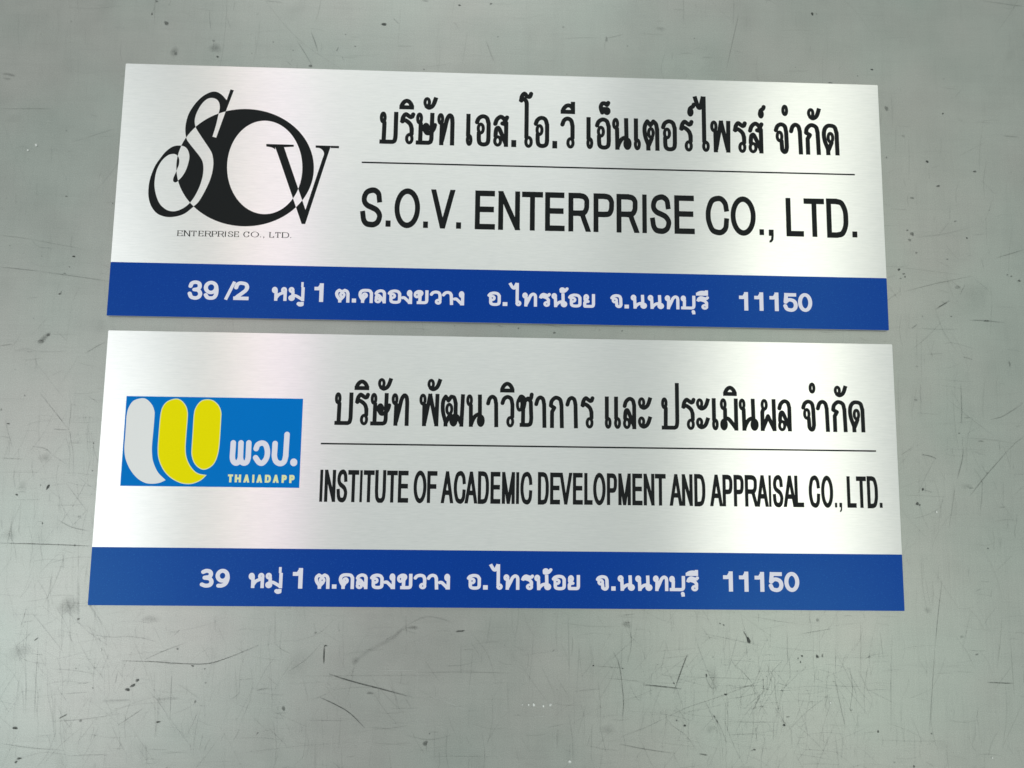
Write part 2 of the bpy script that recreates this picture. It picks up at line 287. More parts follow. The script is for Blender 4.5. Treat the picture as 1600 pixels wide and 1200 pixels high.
def catmull(P, n=7, closed=False):
    P = [np.array(p[:2], float) for p in P]; out = []
    m = len(P)
    rngi = range(m if closed else m-1)
    for i in rngi:
        if closed: p0,p1,p2,p3 = P[i-1],P[i],P[(i+1)%m],P[(i+2)%m]
        else:
            p1,p2 = P[i],P[i+1]; p0 = P[i-1] if i else 2*p1-p2; p3 = P[i+2] if i+2 < m else 2*p2-p1
        for k in range(n):
            t = k/n
            out.append(.5*((2*p1)+(-p0+p2)*t+(2*p0-5*p1+4*p2-p3)*t*t+(-p0+3*p1-3*p2+p3)*t**3))
    if not closed: out.append(P[-1])
    return out
def smooth_poly(P, n=6):
    """closed outline; points with a third item are sharp corners"""
    m = len(P); cor = [i for i in range(m) if len(P[i]) > 2]
    if not cor: return np.array(catmull(P, n, True))
    out = []
    for a, b in zip(cor, cor[1:]+[cor[0]+m]):
        run = [P[i%m] for i in range(a, b+1)]
        out += catmull(run, n)[:-1] if len(run) > 2 else [np.array(run[0][:2], float)]
    return np.array(out)

class Field:
    """signed-distance canvas in plate millimetres; kx squeezes y so that one round pen can be taller than wide"""
    def __init__(s, x0, x1, y0, y1, step=.13):
        s.step = step; s.x = np.arange(x0, x1+step, step); s.y = np.arange(y0, y1+step, step)
        s.d = np.full((len(s.y), len(s.x)), 9.0)
    def win(s, a, b, c_, d_):
        i0, i1 = np.searchsorted(s.x, [a, b]); j0, j1 = np.searchsorted(s.y, [c_, d_])
        return max(i0-1,0), i1+1, max(j0-1,0), j1+1
def seg_d(X, Y, a, b):
    ab = b-a; L2 = ab@ab+1e-12
    t = np.clip(((X-a[0])*ab[0]+(Y-a[1])*ab[1])/L2, 0, 1)
    return np.hypot(X-a[0]-t*ab[0], Y-a[1]-t*ab[1])
def poly_d(X, Y, P):
    d = np.full(X.shape, 1e9); ins = np.zeros(X.shape, bool); n = len(P)
    for i in range(n):
        a, b = P[i], P[(i+1)%n]; d = np.minimum(d, seg_d(X, Y, a, b))
        cnd = (a[1] > Y) != (b[1] > Y)
        with np.errstate(divide='ignore', invalid='ignore'):
            xi = (b[0]-a[0])*(Y-a[1])/(b[1]-a[1])+a[0]
        ins ^= cnd & (X < xi)
    return np.where(ins, -d, d)
def stroke_d(X, Y, pts, hw, caps):
    pts = [np.array(p, float) for p in pts]; d = np.full(X.shape, 1e9)
    for a, b in zip(pts, pts[1:]): d = np.minimum(d, seg_d(X, Y, a, b)-hw)
    for cap, a, b in ((caps[0], pts[0], pts[1]), (caps[1], pts[-1], pts[-2])):
        if cap == 's':
            u = (a-b)/(np.linalg.norm(a-b)+1e-9); t = (X-a[0])*u[0]+(Y-a[1])*u[1]; n = abs(-(X-a[0])*u[1]+(Y-a[1])*u[0])
            d = np.minimum(d, np.maximum(n-hw, np.maximum(t-hw, -t-hw*.3)))
    return d
def draw_glyph(F, g, x0, x1, y0, y1, wx, wy, clip, rk=1.0):
    """box in mm (outline extents), pen wx wide, wy tall"""
    k = wx/wy; hw = wx/2; pad = wx*.6
    py = .25*(y1-y0)+wy if not clip else wy*.6
    top = 1.0
    for el in G[g]:
        if el[0] in 'lc': top = max(top, max(q[1] for q in el[2]))
    i0, i1, j0, j1 = F.win(x0-pad-.2*(x1-x0), x1+pad+.2*(x1-x0), y0-py, y0+(y1-y0)*top+py)
    X, Y0 = np.meshgrid(F.x[i0:i1], F.y[j0:j1]); Y = Y0*k
    ax, bx = x0+hw, x1-hw; ay, by = (y0+wy/2)*k, (y1-wy/2)*k
    T = lambda p: np.array([ax+(bx-ax)*p[0], ay+(by-ay)*p[1]])
    d = np.full(X.shape, 9.0)
    for el in G[g]:
        if el[0] == 'e':
            cc = T(el[1:3]); rx = max(el[3]*(bx-ax), .01); ry = max(el[4]*(by-ay), .01)
            hr = hw*(rk if (g not in CLIP and g not in ROUND and g not in ('9','9b')) else 1.0); rx += hw-hr; ry += hw-hr
            ts = np.linspace(0, 2*math.pi, 37); pts = [cc+np.array([rx*math.cos(t), ry*math.sin(t)]) for t in ts]
            d = np.minimum(d, stroke_d(X, Y, pts, hr, 'rr'))
        elif el[0] == 'd':
            cc = T(el[1:3]); P = [cc+np.array([(el[3]*(bx-ax)+hw)*math.cos(t), (el[4]*(by-ay)+hw)*math.sin(t)]) for t in np.linspace(0,2*math.pi,30)[:-1]]
            d = np.minimum(d, poly_d(X, Y, P))
        elif el[0] == 'f':
            P = np.array([[x0+(x1-x0)*p[0], (y0+(y1-y0)*p[1])*k] for p in el[2]]); d = np.minimum(d, poly_d(X, Y, P))
        else:
            pts = [T(p) for p in el[2]]
            if el[0] == 'c': pts = catmull(pts, 5)
            d = np.minimum(d, stroke_d(X, Y, pts, hw, el[1]))
    if clip: d = np.maximum(d, np.maximum(y0-Y0, Y0-y1))
    F.d[j0:j1, i0:i1] = np.minimum(F.d[j0:j1, i0:i1], d)

def contours(F):
    """marching squares -> closed loops in mm"""
    D = F.d.copy(); D[0,:] = D[-1,:] = 9; D[:,0] = D[:,-1] = 9; D[D == 0] = 1e-6
    ny, nx = D.shape; neg = D < 0
    code = neg[:-1,:-1]*1+neg[:-1,1:]*2+neg[1:,1:]*4+neg[1:,:-1]*8
    js, is_ = np.nonzero((code > 0) & (code < 15))
    tab = {1:[(3,0)],2:[(0,1)],3:[(3,1)],4:[(1,2)],5:[(3,2),(1,0)],6:[(0,2)],7:[(3,2)],8:[(2,3)],9:[(2,0)],10:[(2,1),(0,3)],11:[(2,1)],12:[(1,3)],13:[(1,0)],14:[(0,3)]}
    nxt = {}; pos = {}
    def key(j, i, ed):
        if ed == 0: kk = (0,j,i); a, b, p, q = D[j,i], D[j,i+1], (F.x[i],F.y[j]), (F.x[i+1],F.y[j])
        elif ed == 2: kk = (0,j+1,i); a, b, p, q = D[j+1,i], D[j+1,i+1], (F.x[i],F.y[j+1]), (F.x[i+1],F.y[j+1])
        elif ed == 3: kk = (1,j,i); a, b, p, q = D[j,i], D[j+1,i], (F.x[i],F.y[j]), (F.x[i],F.y[j+1])
        else: kk = (1,j,i+1); a, b, p, q = D[j,i+1], D[j+1,i+1], (F.x[i+1],F.y[j]), (F.x[i+1],F.y[j+1])
        if kk not in pos:
            t = a/(a-b); pos[kk] = (p[0]+(q[0]-p[0])*t, p[1]+(q[1]-p[1])*t)
        return kk
    for j, i in zip(js.tolist(), is_.tolist()):
        for a, b in tab[int(code[j,i])]: nxt[key(j,i,a)] = key(j,i,b)
    loops = []; seen = set()
    for s0 in list(nxt):
        if s0 in seen: continue
        lp = []; k = s0
        while k not in seen:
            seen.add(k); lp.append(pos[k]); k = nxt.get(k)
            if k is None: break
        if len(lp) > 5: loops.append(np.array(lp))
    return loops
def simplify(P, tol):
    n = len(P); far = int(np.argmax(np.hypot(*(P-P[0]).T)))
    def dp(A):
        if len(A) < 3: return [A[0]]
        a, b = A[0], A[-1]; ab = b-a; L = np.hypot(*ab)+1e-9
        dd = abs((A[:,0]-a[0])*ab[1]-(A[:,1]-a[1])*ab[0])/L; m = int(np.argmax(dd))
        if dd[m] < tol: return [a]
        return dp(A[:m+1])+dp(A[m:])
    return dp(P[:far+1])+dp(np.vstack([P[far:], P[:1]]))
def build_loops(name, loops, mat, parent, z0, z1, tol=.018):
    """closed loops (mm) -> thin raised print of height z0..z1 (mm)"""
    cu = bpy.data.curves.new(name, 'CURVE'); cu.dimensions = '2D'; cu.fill_mode = 'BOTH'
    cu.extrude = (z1-z0)/2/1000
    for P in loops:
        Q = simplify(np.asarray(P), tol)
        if len(Q) < 3: continue
        sp = cu.splines.new('POLY'); sp.points.add(len(Q)-1); sp.use_cyclic_u = True
        for pt, q in zip(sp.points, Q): pt.co = (q[0]/1000, q[1]/1000, 0, 1)
    tmp = bpy.data.objects.new(name, cu); me = bpy.data.meshes.new_from_object(tmp); bpy.data.objects.remove(tmp)
    me.name = name
    for v in me.vertices: v.co.z += (z0+z1)/2000
    me.materials.clear(); me.materials.append(mat)
    o = bpy.data.objects.new(name, me); sc.collection.objects.link(o)
    if parent: o.parent = parent
    return o
Z0, Z1 = TMM-.05, TMM+.10
def text(name, H, runs, wx, wy, mat, parent, label=None, ybox=None, z=(Z0,Z1), adv=None, rk=1.0):
    """runs: [(crop x, crop y, zoom, [(glyph, x0, x1[, y0, y1]) ...])] as measured on the sign; ybox: common (top, bottom) mm"""
    boxes = []
    for ox, oy, zm, items in runs:
        for it in items:
            g, xa, xb = it[:3]
            own = len(it) > 3
            X0, X1 = ox+xa/zm, ox+xb/zm; xm = (X0+X1)/2
            if own:
                Y0, Y1 = oy+it[3]/zm, oy+it[4]/zm
                yt = happ(H,(xm,Y0))[1]; yb = happ(H,(xm,Y1))[1]
            else: yt, yb = ybox
            # pixel row used to read the sides
            if own: yr = (Y0+Y1)/2
            else:
                Hi = np.linalg.inv(H); fr = {'T':.97,'P':.75,'F':.97,'L':.03,'E':.5}.get(g, .5)
                yr = happ(Hi, (happ(H,(xm, oy))[0], yb+(yt-yb)*fr))[1]
            x0 = happ(H,(X0,yr))[0]; x1 = happ(H,(X1,yr))[0]
            if g in ROUND and not own: o_ = .012*(yt-yb); yt += o_; yb -= o_
            boxes.append((g, x0, x1, yb, yt))
    F = Field(min(b[1] for b in boxes)-4, max(b[2] for b in boxes)+4, min(b[3] for b in boxes)-4, max(b[4] for b in boxes)+18)
    for g, x0, x1, yb, yt in boxes:
        ww = wx; wh = wy
        if g in '0123459' or g in ('3b','9b','/'): ww, wh = (adv or (wx, wy)) if g != '/' else (wx, wy)
        ww = min(ww, (x1-x0)*.98)
        draw_glyph(F, g, x0, x1, yb, yt, ww, wh, g in CLIP, rk)
    o = build_loops(name, contours(F), mat, parent, *z)
    if label: o['label'] = label
    return o
def ymm(H, x, y0, y1): return happ(H,(x,y0))[1], happ(H,(x,y1))[1]

def box_mesh(name, x0, x1, y0, y1, z0, z1, mat, parent, chamfer=0, radius=0):
    import bmesh
    bm = bmesh.new()
    pts = []
    if radius:
        for cx, cy, a0 in ((x1-radius,y1-radius,0),(x0+radius,y1-radius,90),(x0+radius,y0+radius,180),(x1-radius,y0+radius,270)):
            for k in range(5):
                a = math.radians(a0+k*22.5); pts.append((cx+radius*math.cos(a), cy+radius*math.sin(a)))
    else: pts = [(x1,y1),(x0,y1),(x0,y0),(x1,y0)]
    bot = [bm.verts.new((p[0]/1000,p[1]/1000,z0/1000)) for p in pts]
    top = [bm.verts.new((p[0]/1000,p[1]/1000,z1/1000)) for p in pts]
    bm.faces.new(bot[::-1]); ft = bm.faces.new(top); n = len(pts)
    for i in range(n): bm.faces.new((bot[i],bot[(i+1)%n],top[(i+1)%n],top[i]))
    if chamfer:
        bmesh.ops.bevel(bm, geom=list(ft.edges), offset=chamfer/1000, segments=1, affect='EDGES')
    me = bpy.data.meshes.new(name); bm.to_mesh(me); bm.free(); me.materials.append(mat)
    o = bpy.data.objects.new(name, me); sc.collection.objects.link(o); o.parent = parent
    return o

# ------------------------------------------------------------------ the two signs
def sign(loc, rz, band_y):
    root = empty("sign_plate", loc, rz)
    box_mesh("backing_plate", -WMM/2, WMM/2, -HMM/2, HMM/2, .05, TMM-.3, M_EDGE, root, 0, .8)
    box_mesh("metal_face", -WMM/2, WMM/2, -HMM/2, HMM/2, TMM-.3, TMM, M_ALU, root, .08, .8)
    band = box_mesh("blue_band", -WMM/2+.05, WMM/2-.05, -HMM/2+.05, band_y, TMM-.02, TMM+.06, M_BLUE, root, 0, .5)
    return root, band

# ---- upper sign
b1 = (happ(H1,(172,409.6))[1]+happ(H1,(1385.5,434.3))[1])/2
A, bandA = sign((0,0,-.0026), 0, b1)
tag(A, "upper brushed metal sign with large interlaced black three-letter emblem and blue address band", "sign", "printed metal company signs")
text("thai_lettering", H1, [
  (580,140,4.2105, [('บ',58,180),('ร',193,292),('ิ',190,287,60,130),('ษ',297,437),('ั',347,441,50,133),('ท',437,552),
    ('เ',627,672),('อ',685,790),('ส',805,912),('.',925,958,332,378),('โ',975,1068,14,383),('อ',1072,1175),('.',1195,1227,338,387),
    ('ว',1247,1342),('ี',1250,1345,80,160),('เ',1418,1465),('อ',1475,1580)]),
  (930,145,12, [('็',72,298,147,410),('น',325,700),('เ',730,865),('ต',893,1212)]),
  (1050,145,10, [('อ',-165,83),('ร',122,345),('์',240,392,150,375),('ไ',330,590,58,922),('พ',603,920),('ร',960,1178),('ส',1193,1442),('์',1342,1480,188,405)]),
  (940,140,4.2105, [('จ',1135,1232),('ํ',1183,1228,100,175),('า',1235,1323),('ก',1330,1440),('ั',1352,1442,123,203),('ด',1450,1562)])],
  3.42, 3.38, M_BLACK, A, "black Thai company name", ymm(H1, 611, 174.6, 224.8), rk=.76)
text("english_lettering", H1, [
  (550,280,3.902, [('S',55,188),('.',207,238,252,290),('O',262,418),('.',436,466,258,297),('V',484,630),('.',637,668,263,302),
    ('E',753,876),('N',895,1027),('T',1040,1168),('E',1180,1300),('R',1322,1455),('P',1475,1600)]),
  (940,280,3.5556, [('R',85,208),('I',228,253),('S',272,388),('E',406,518),('C',580,708),('O',718,857),('.',878,903,278,310),
    (',',930,957,280,352),('L',1028,1125),('T',1122,1235),('D',1250,1370),('.',1393,1420,290,323)])],
  3.9, 4.5, M_BLACK, A, "black capitals of the English company name", ymm(H1, 758.9, 297.9, 358.6))
def rule(H, p, q, th, parent):
    a, b = happ(H,p), happ(H,q); y = (a[1]+b[1])/2
    o = box_mesh("divider_line", a[0], b[0], y-th/2, y+th/2, Z0, Z1, M_BLACK, parent)
rule(H1, (566,253.6), (1335.5,272.9), 1.15, A)
NUMW = (3.1, 2.7)
def address(H, runs, wx, wy, parent, adv, n_head):
    """the printed address as three pieces: house number, words, postcode"""
    head = [(*runs[0][:3], runs[0][3][:n_head])]; tail = [runs[-1]]
    body = [(*runs[0][:3], runs[0][3][n_head:])]+list(runs[1:-1])
    for nm, rr in (("house_number", head), ("address_lettering", body), ("postcode", tail)):
        text(nm, H, rr, wx, wy, M_WHITE, parent, z=(TMM, TMM+.13), rk=.82, adv=adv)
address(H1, [
  (280,425,8, [('3',110,293,107,348),('9',308,495,112,350),('/',575,703,120,350),('2',683,880,120,353),('ห',1160,1360,188,362),('ม',1370,1570,190,365),('่',1530,1560,128,193),('ู',1470,1560,375,432)]),
  (420,430,8, [('1',573,688,102,335),('ต',832,1015,168,343),('.',1042,1095,293,343),('ค',1125,1307,172,348),('ล',1325,1475,178,352)]),
  (580,430,8, [('อ',210,380,180,357),('ง',380,525,185,360),('ข',535,720,188,362),('ว',737,885,193,368),('า',888,1030,198,372),('ง',1030,1175,200,377)]),
  (750,430,8, [('อ',97,265,205,383),('.',288,347,337,385),('ไ',360,523,97,387),('ท',533,718,218,392),('ร',745,890,222,395),('น',898,1100,225,400),('้',995,1112,152,222),('อ',1105,1273,230,402),('ย',1290,1442,235,407)]),
  (930,435,8, [('จ',192,345,197,370),('.',370,425,328,375),('น',448,655,205,378),('น',660,868,208,382),('ท',873,1055,212,385),('บ',1072,1255,215,387),('ุ',1207,1255,395,448),('ร',1272,1425,222,390),('ี',1262,1412,148,215)]),
  (1110,435,8, [('1',360,473,170,400),('1',550,663,173,403),('1',740,853,175,407),('5',910,1090,183,415),('0',1095,1272,183,417)])],
  2.45, 2.25, bandA, NUMW, 4)

# emblem: S, O and V cut each other out where they overlap
def J(pts, ox, oy, zm, H):
    return [tuple(happ(H,(ox+p[0]/zm, oy+p[1]/zm)))+((1,) if len(p) > 2 else ()) for p in pts]
S_OUT = [(1360,97,1),(1412,110,1),(1285,440),(1135,852,1),(1075,835,1),(1130,660),(1172,480),(1191,400),(1187,320),(1150,258),(1080,230),(1000,243),(920,310),(860,400),(815,500),(798,600),(820,700),(900,830),(980,950),(1045,1050),(1075,1120),(1090,1240),(1075,1380),(1030,1530),(950,1700),(860,1850),(768,1937),(650,2030),(540,2075),(410,2093),(300,2078),(200,2030),(120,1930),(78,1800),(72,1670),(90,1530),(130,1400),(185,1280),(250,1185),(330,1085),(420,1010),(500,978),(600,978),(660,1005),(700,1065),(715,1150),(700,1240),(660,1360),(600,1460),(540,1520),(520,1541),(490,1550),(462,1530),(465,1480),(500,1400),(525,1335),(550,1270),(555,1200),(540,1148),(500,1112),(450,1105),(380,1125),(300,1190),(235,1285),(190,1400),(168,1540),(170,1640),(195,1760),(240,1870),(300,1940),(380,1990),(470,2003),(550,1985),(640,1940),(720,1870),(800,1760),(870,1620),(915,1480),(932,1370),(930,1270),(905,1190),(850,1110),(770,1010),(700,920),(668,860),(652,740),(665,610),(710,470),(800,330),(900,225),(1000,160),(1110,130),(1210,170),(1300,264,1)]
V_OUT = [(318,150,1),(748,162,1),(748,192,1),(595,200,1),(930,1180,1),(1180,430),(1220,315),(1205,255),(1155,215),(1090,208,1),(1090,172,1),(1455,182,1),(1455,215,1),(1325,212,1),(1290,290),(925,1400,1),(870,1400,1),(495,300),(455,235),(400,203),(318,188,1)]
def ell(cx, cy, rx, ry, H, n=96): return [tuple(happ(H,(cx+rx*math.cos(t), cy+ry*math.sin(t)))) for t in np.linspace(0, 2*math.pi, n, endpoint=False)]
Sp = smooth_poly(J(S_OUT,225,130,10,H1)); Vp = smooth_poly(J(V_OUT,385,210,10,H1))
Oo = np.array(ell(383.6,262.0,107.6,91.7,H1)); Oi = np.array(ell(414.3,261.6,58.9,73.1,H1))
F = Field(min(Sp[:,0].min(),Oo[:,0].min())-2, Vp[:,0].max()+2, min(Oo[:,1].min(),Vp[:,1].min())-2, Sp[:,1].max()+2, .12)
X, Y = np.meshgrid(F.x, F.y)
dS, dV, dO = poly_d(X,Y,Sp), poly_d(X,Y,Vp), np.maximum(poly_d(X,Y,Oo), -poly_d(X,Y,Oi))
xor = lambda a, b: np.maximum(np.minimum(a,b), -np.maximum(a,b))
F.d = xor(xor(dO, dS), dV)
emb = build_loops("emblem", contours(F), M_BLACK, A, Z0, Z1); emb['label'] = "interlaced black three-letter emblem"
text("emblem_caption", H1, [(260,340,7.27, [('Es',128,188,147,210),('Ns',203,272,149,212),('Ts',285,345,150,212),('Es',370,425,151,213),('Rs',443,510,152,214),('Ps',520,578,154,216),('Rs',590,657,155,217),('Is',668,680,156,218),('Ss',703,762,157,219),('Es',775,828,158,220),('Cs',878,945,160,223),('Os',962,1055,161,224),('.',1070,1079,216,225),(',',1104,1115,217,236),('Ls',1175,1228,166,228),('Ts',1240,1300,167,229),('Ds',1318,1398,169,231),('.',1412,1421,224,233)])],
     .72, .27, M_BLACK, A, "small serif capitals under the emblem")

# ---- lower sign
b2 = (happ(H2,(142.5,854.7))[1]+happ(H2,(1410,866.5))[1])/2
B, bandB = sign((.002161,-.212833,-.0026), .000558, b2)
tag(B, "lower brushed metal sign with sky-blue logo panel of white and yellow strokes", "sign", "printed metal company signs")
text("thai_lettering", H2, [
  (500,590,5.714, [('บ',127,292),('ิ',307,438,18,112),('ร',310,440),('ั',515,645,5,118),('ษ',447,633),('ท',635,793),('พ',883,1062),('ั',957,1085,12,123),('ฒ',1075,1290),('น',1302,1475),('า',1480,1592)]),
  (760,590,5.333, [('ิ',113,233,35,125),('ว',115,232),('ช',243,397,122,412),('า',397,500),('ก',515,645),('า',657,762),('ร',785,900),('เ',985,1043),('เ',1062,1122),('ล',1135,1252),('ะ',1262,1378,165,270),('ะ',1262,1378,325,427)]),
  (1020,590,4.444, [('ป',58,183),('ร',200,298),('ะ',300,395,145,230),('ะ',300,395,278,360),('เ',410,457),('ม',467,592),('ิ',488,583,57,128),('น',598,737),('ผ',743,857),('ล',867,967),('จ',1033,1132),('ํ',1083,1130,35,112),('า',1135,1227),('ก',1238,1350),('ั',1258,1350,57,138),('ด',1358,1473)])],
  3.05, 3.02, M_BLACK, B, "black Thai company name", ymm(H2, 536, 613.2, 664.2), rk=.76)
text("english_lettering", H2, [
  (490,725,8, [('I',76,113),('N',135,274),('S',288,422),('T',433,570),('I',576,608),('T',627,763),('U',766,903),('T',918,1052),('E',1054,1185),('O',1248,1410),('F',1422,1548)]),
  (680,725,8, [('A',72,227),('C',230,380),('A',370,527),('D',532,672),('E',690,815),('M',833,995),('I',1010,1048),('C',1063,1212),('D',1282,1420),('E',1435,1560)]),
  (870,725,8, [('V',32,192),('E',200,325),('L',342,447),('O',453,610),('P',625,752),('M',768,925),('E',943,1070),('N',1085,1220),('T',1225,1360)]),
  (1040,725,8, [('A',50,208),('N',204,338),('D',358,497),('A',555,712),('P',710,835),('P',850,975),('R',992,1150),('A',1135,1285),('I',1290,1320),('S',1340,1470)]),
  (1190,725,8, [('A',273,432),('L',418,533),('C',590,730),('O',745,895),('.',918,945,487,545),(',',975,1008,487,603),('L',1075,1190),('T',1180,1303),('D',1320,1455),('.',1478,1513,487,550)])],
  2.45, 3.5, M_BLACK, B, "narrow black capitals of the English company name", ymm(H2, 503, 734.0, 784.2))
rule(H2, (501,693.2), (1369,705.0), 1.12, B)
address(H2, [
  (300,870,8, [('3b',100,275,150,385),('9b',295,475,150,387),('ห',708,915,200,390),('ม',920,1133,200,392),('่',1088,1122,128,202),('ู',1030,1120,402,462),('1',1260,1385,140,397)]),
  (460,870,8, [('ต',252,443,205,400),('.',470,527,345,398),('ค',555,748,205,402),('ล',768,922,208,403),('อ',945,1117,210,403),('ง',1117,1268,208,403),('ข',1283,1475,212,405)]),
  (600,870,8, [('ว',370,530,212,405),('า',535,680,212,408),('ง',680,833,212,408)]),
  (720,870,8, [('อ',75,252,214,410),('.',278,337,355,410),('ไ',352,525,93,412),('ท',533,733,220,412),('ร',757,915,222,415),('น',918,1135,225,417),('้',1020,1145,143,222),('อ',1137,1313,225,417),('ย',1332,1490,228,417)]),
  (910,870,8, [('จ',168,330,230,423),('.',360,415,370,423),('น',440,660,232,425),('น',660,880,235,427),('ท',882,1073,235,428),('บ',1085,1283,240,430),('ุ',1230,1280,438,498),('ร',1303,1457,245,432),('ี',1290,1445,165,240)]),
  (1090,870,8, [('1',318,440,183,435),('1',517,635,186,437),('1',712,832,190,438),('5',887,1070,193,440),('0',1083,1270,190,440)])],
  2.5, 2.3, bandB, (3.1,2.8), 2)
# logo panel
pan = [happ(H2,p) for p in ((197.7,619.1),(473.9,622.9),(466.6,763.2),(187.3,758.4))]
px0 = (pan[0][0]+pan[3][0])/2; px1 = (pan[1][0]+pan[2][0])/2; py1 = (pan[0][1]+pan[1][1])/2; py0 = (pan[2][1]+pan[3][1])/2
panel = box_mesh("logo_panel", px0, px1, py0, py1, Z0, TMM+.07, M_PANEL, B)
LZ = (TMM, TMM+.13)
W_OUT = [(310,92),(370,108),(425,165),(455,235),(458,300),(446,460),(430,640),(430,740),(445,840),(500,960),(590,1052,1),(520,1083),(430,1095),(340,1080),(250,1022),(170,920),(120,800),(106,680),(118,500),(132,290),(160,190),(215,120)]
Y1_OUT = [(700,97),(770,115),(825,178),(848,255),(846,350),(832,530),(824,690),(840,800),(890,900),(965,970),(1070,993,1),(1010,1050),(930,1088),(850,1100),(750,1082),(640,1020),(560,930),(508,810),(495,690),(507,490),(524,300),(548,200),(605,130)]
Y2_OUT = [(1080,104),(1150,120),(1210,175),(1240,250),(1240,330),(1227,560),(1212,710),(1180,820),(1130,890),(1050,930),(980,912),(922,850),(893,760),(893,670),(905,480),(918,280),(945,190),(1005,122)]
for pts, m, lb in ((W_OUT, M_LGREY, "white curved stroke"), (Y1_OUT, M_YEL, "yellow curved stroke with pointed foot"), (Y2_OUT, M_YEL, "short yellow rounded stroke")):
    P = smooth_poly(J(pts,180,610,7.5,H2), 8)
    if m is M_YEL:                          # thin pale border printed round the yellow strokes
        rimo = build_loops("stroke_border", [P], M_PYEL, panel, TMM, TMM+.10); rimo['label'] = "pale border of a yellow stroke"
        F = Field(P[:,0].min()-1, P[:,0].max()+1, P[:,1].min()-1, P[:,1].max()+1, .12)
        X, Y = np.meshgrid(F.x, F.y); F.d = poly_d(X,Y,P)+.6; lp = contours(F)
        o = build_loops("logo_stroke", lp, m, panel, TMM, TMM+.13)
    else: o = build_loops("logo_stroke", [P], m, panel, *LZ)
    o['label'] = lb
K7 = lambda pts: [np.array(p) for p in J(pts,345,660,11.43,H2)]
def strokes(name, groups, hw, mat, parent, label):
    allp = np.array([q for g in groups for q in g[1]])
    F = Field(allp[:,0].min()-5, allp[:,0].max()+5, allp[:,1].min()-5, allp[:,1].max()+5, .12); X, Y = np.meshgrid(F.x, F.y)
    for kind, pts in groups:
        pp = catmull(pts, 6) if kind == 'c' else pts
        F.d = np.minimum(F.d, stroke_d(X, Y, pp, hw if kind != 'd' else hw*1.28, 'rr'))
    o = build_loops(name, contours(F), mat, parent, *LZ); o['label'] = label
strokes("logo_lettering", [('c',K7([(220,366),(212,500),(205,630),(225,700),(270,728),(315,705),(345,640)])),('l',K7([(358,366),(347,650)])),
   ('c',K7([(346,630),(368,705),(415,728),(462,705),(484,640),(488,600)])),('l',K7([(498,366),(486,640)])),
   ('c',K7([(628,470),(658,400),(735,370),(800,405),(830,520),(812,640),(745,725),(680,715),(620,632)])),
   ('c',K7([(967,378),(960,500),(955,610),(985,700),(1058,737),(1125,705),(1155,610),(1160,560)])),('l',K7([(1156,610),(1180,216)])),
   ('d',K7([(1300,708),(1300,722)]))], 2.0, M_WHITE, panel, "rounded white Thai initials")
text("logo_caption", H2, [(345,660,11.43, [('T',125,215,930,1072),('H',248,360,932,1072),('A',405,508,932,1075),('I',560,597,935,1078),('A',638,738,935,1078),('D',785,893,937,1078),('A',930,1032,937,1080),('P',1085,1175,940,1082),('P',1222,1315,940,1085)])],
     1.65, 1.45, M_PYEL, panel, "small pale yellow capitals", z=LZ)

# ------------------------------------------------------------------ scratches, stains and specks on the sheet
mv, mf, ms = [], [], []
zc = [0.00003]
def strip(pts_px, wpx, s, taper=True):
    P = [sheet_pt(*p) for p in pts_px]
    if len(P) > 2: P = catmull(P, 5)
    else:
        a, b = P; P = [a+(b-a)*k/4 for k in range(5)]
    P = np.array(P); n = len(P); mm = wpx*.00049/2
    zc[0] += 1.5e-7; base = len(mv)
    for i in range(n):
        t = P[min(i+1,n-1)]-P[max(i-1,0)]; t = t/(np.linalg.norm(t)+1e-9); nn = np.array([-t[1],t[0]])
        k = min(i, n-1-i)/max(1,(n-1)/4); k = min(1,k) if taper else 1
        for side, ss in ((-1,0),(0,1),(1,0)):
            q = P[i]+nn*mm*side; mv.append((q[0],q[1],zc[0])); ms.append(s*ss*(.25+.75*k))
    for i in range(n-1):
        for j in (0,1): a = base+i*3+j; mf.append((a,a+1,a+4,a+3))
def blob(x, y, rx, ry, s, ang=0, soft=1.0, n=14):
    c0 = sheet_pt(x,y); zc[0] += 1.5e-7; base = len(mv); mv.append((c0[0],c0[1],zc[0])); ms.append(s)
    ph = random.random()*6; ca, sa = math.cos(math.radians(ang)), math.sin(math.radians(ang))
    for ring, rs in ((.62, s*(.92 if max(rx,ry) < 6 else .4)), (1.0, 0)):
        for i in range(n):
            t = 2*math.pi*i/n; k = ring*(1+.16*math.sin(2*t+ph)+.1*math.sin(3*t+2*ph))
            dx, dy = rx*k*math.cos(t)*.00049, ry*k*math.sin(t)*.00049
            mv.append((c0[0]+dx*ca-dy*sa, c0[1]+dx*sa+dy*ca, zc[0])); ms.append(rs)
    for i in range(n):
        j = (i+1)%n; mf.append((base, base+1+i, base+1+j)); mf.append((base+1+i, base+1+n+i, base+1+n+j, base+1+j))
def T4(ox, oy, lines, blobs):
    for s, wd, *p in lines: strip([(ox+q[0]/4, oy+q[1]/4) for q in p], wd*.9, s*(.45 if wd > 4.5 else .66 if s < .7 else .9))
    for x, y, rx, ry, s, *a in blobs: blob(ox+x/4, oy+y/4, rx, ry, s, *(a or [0]))
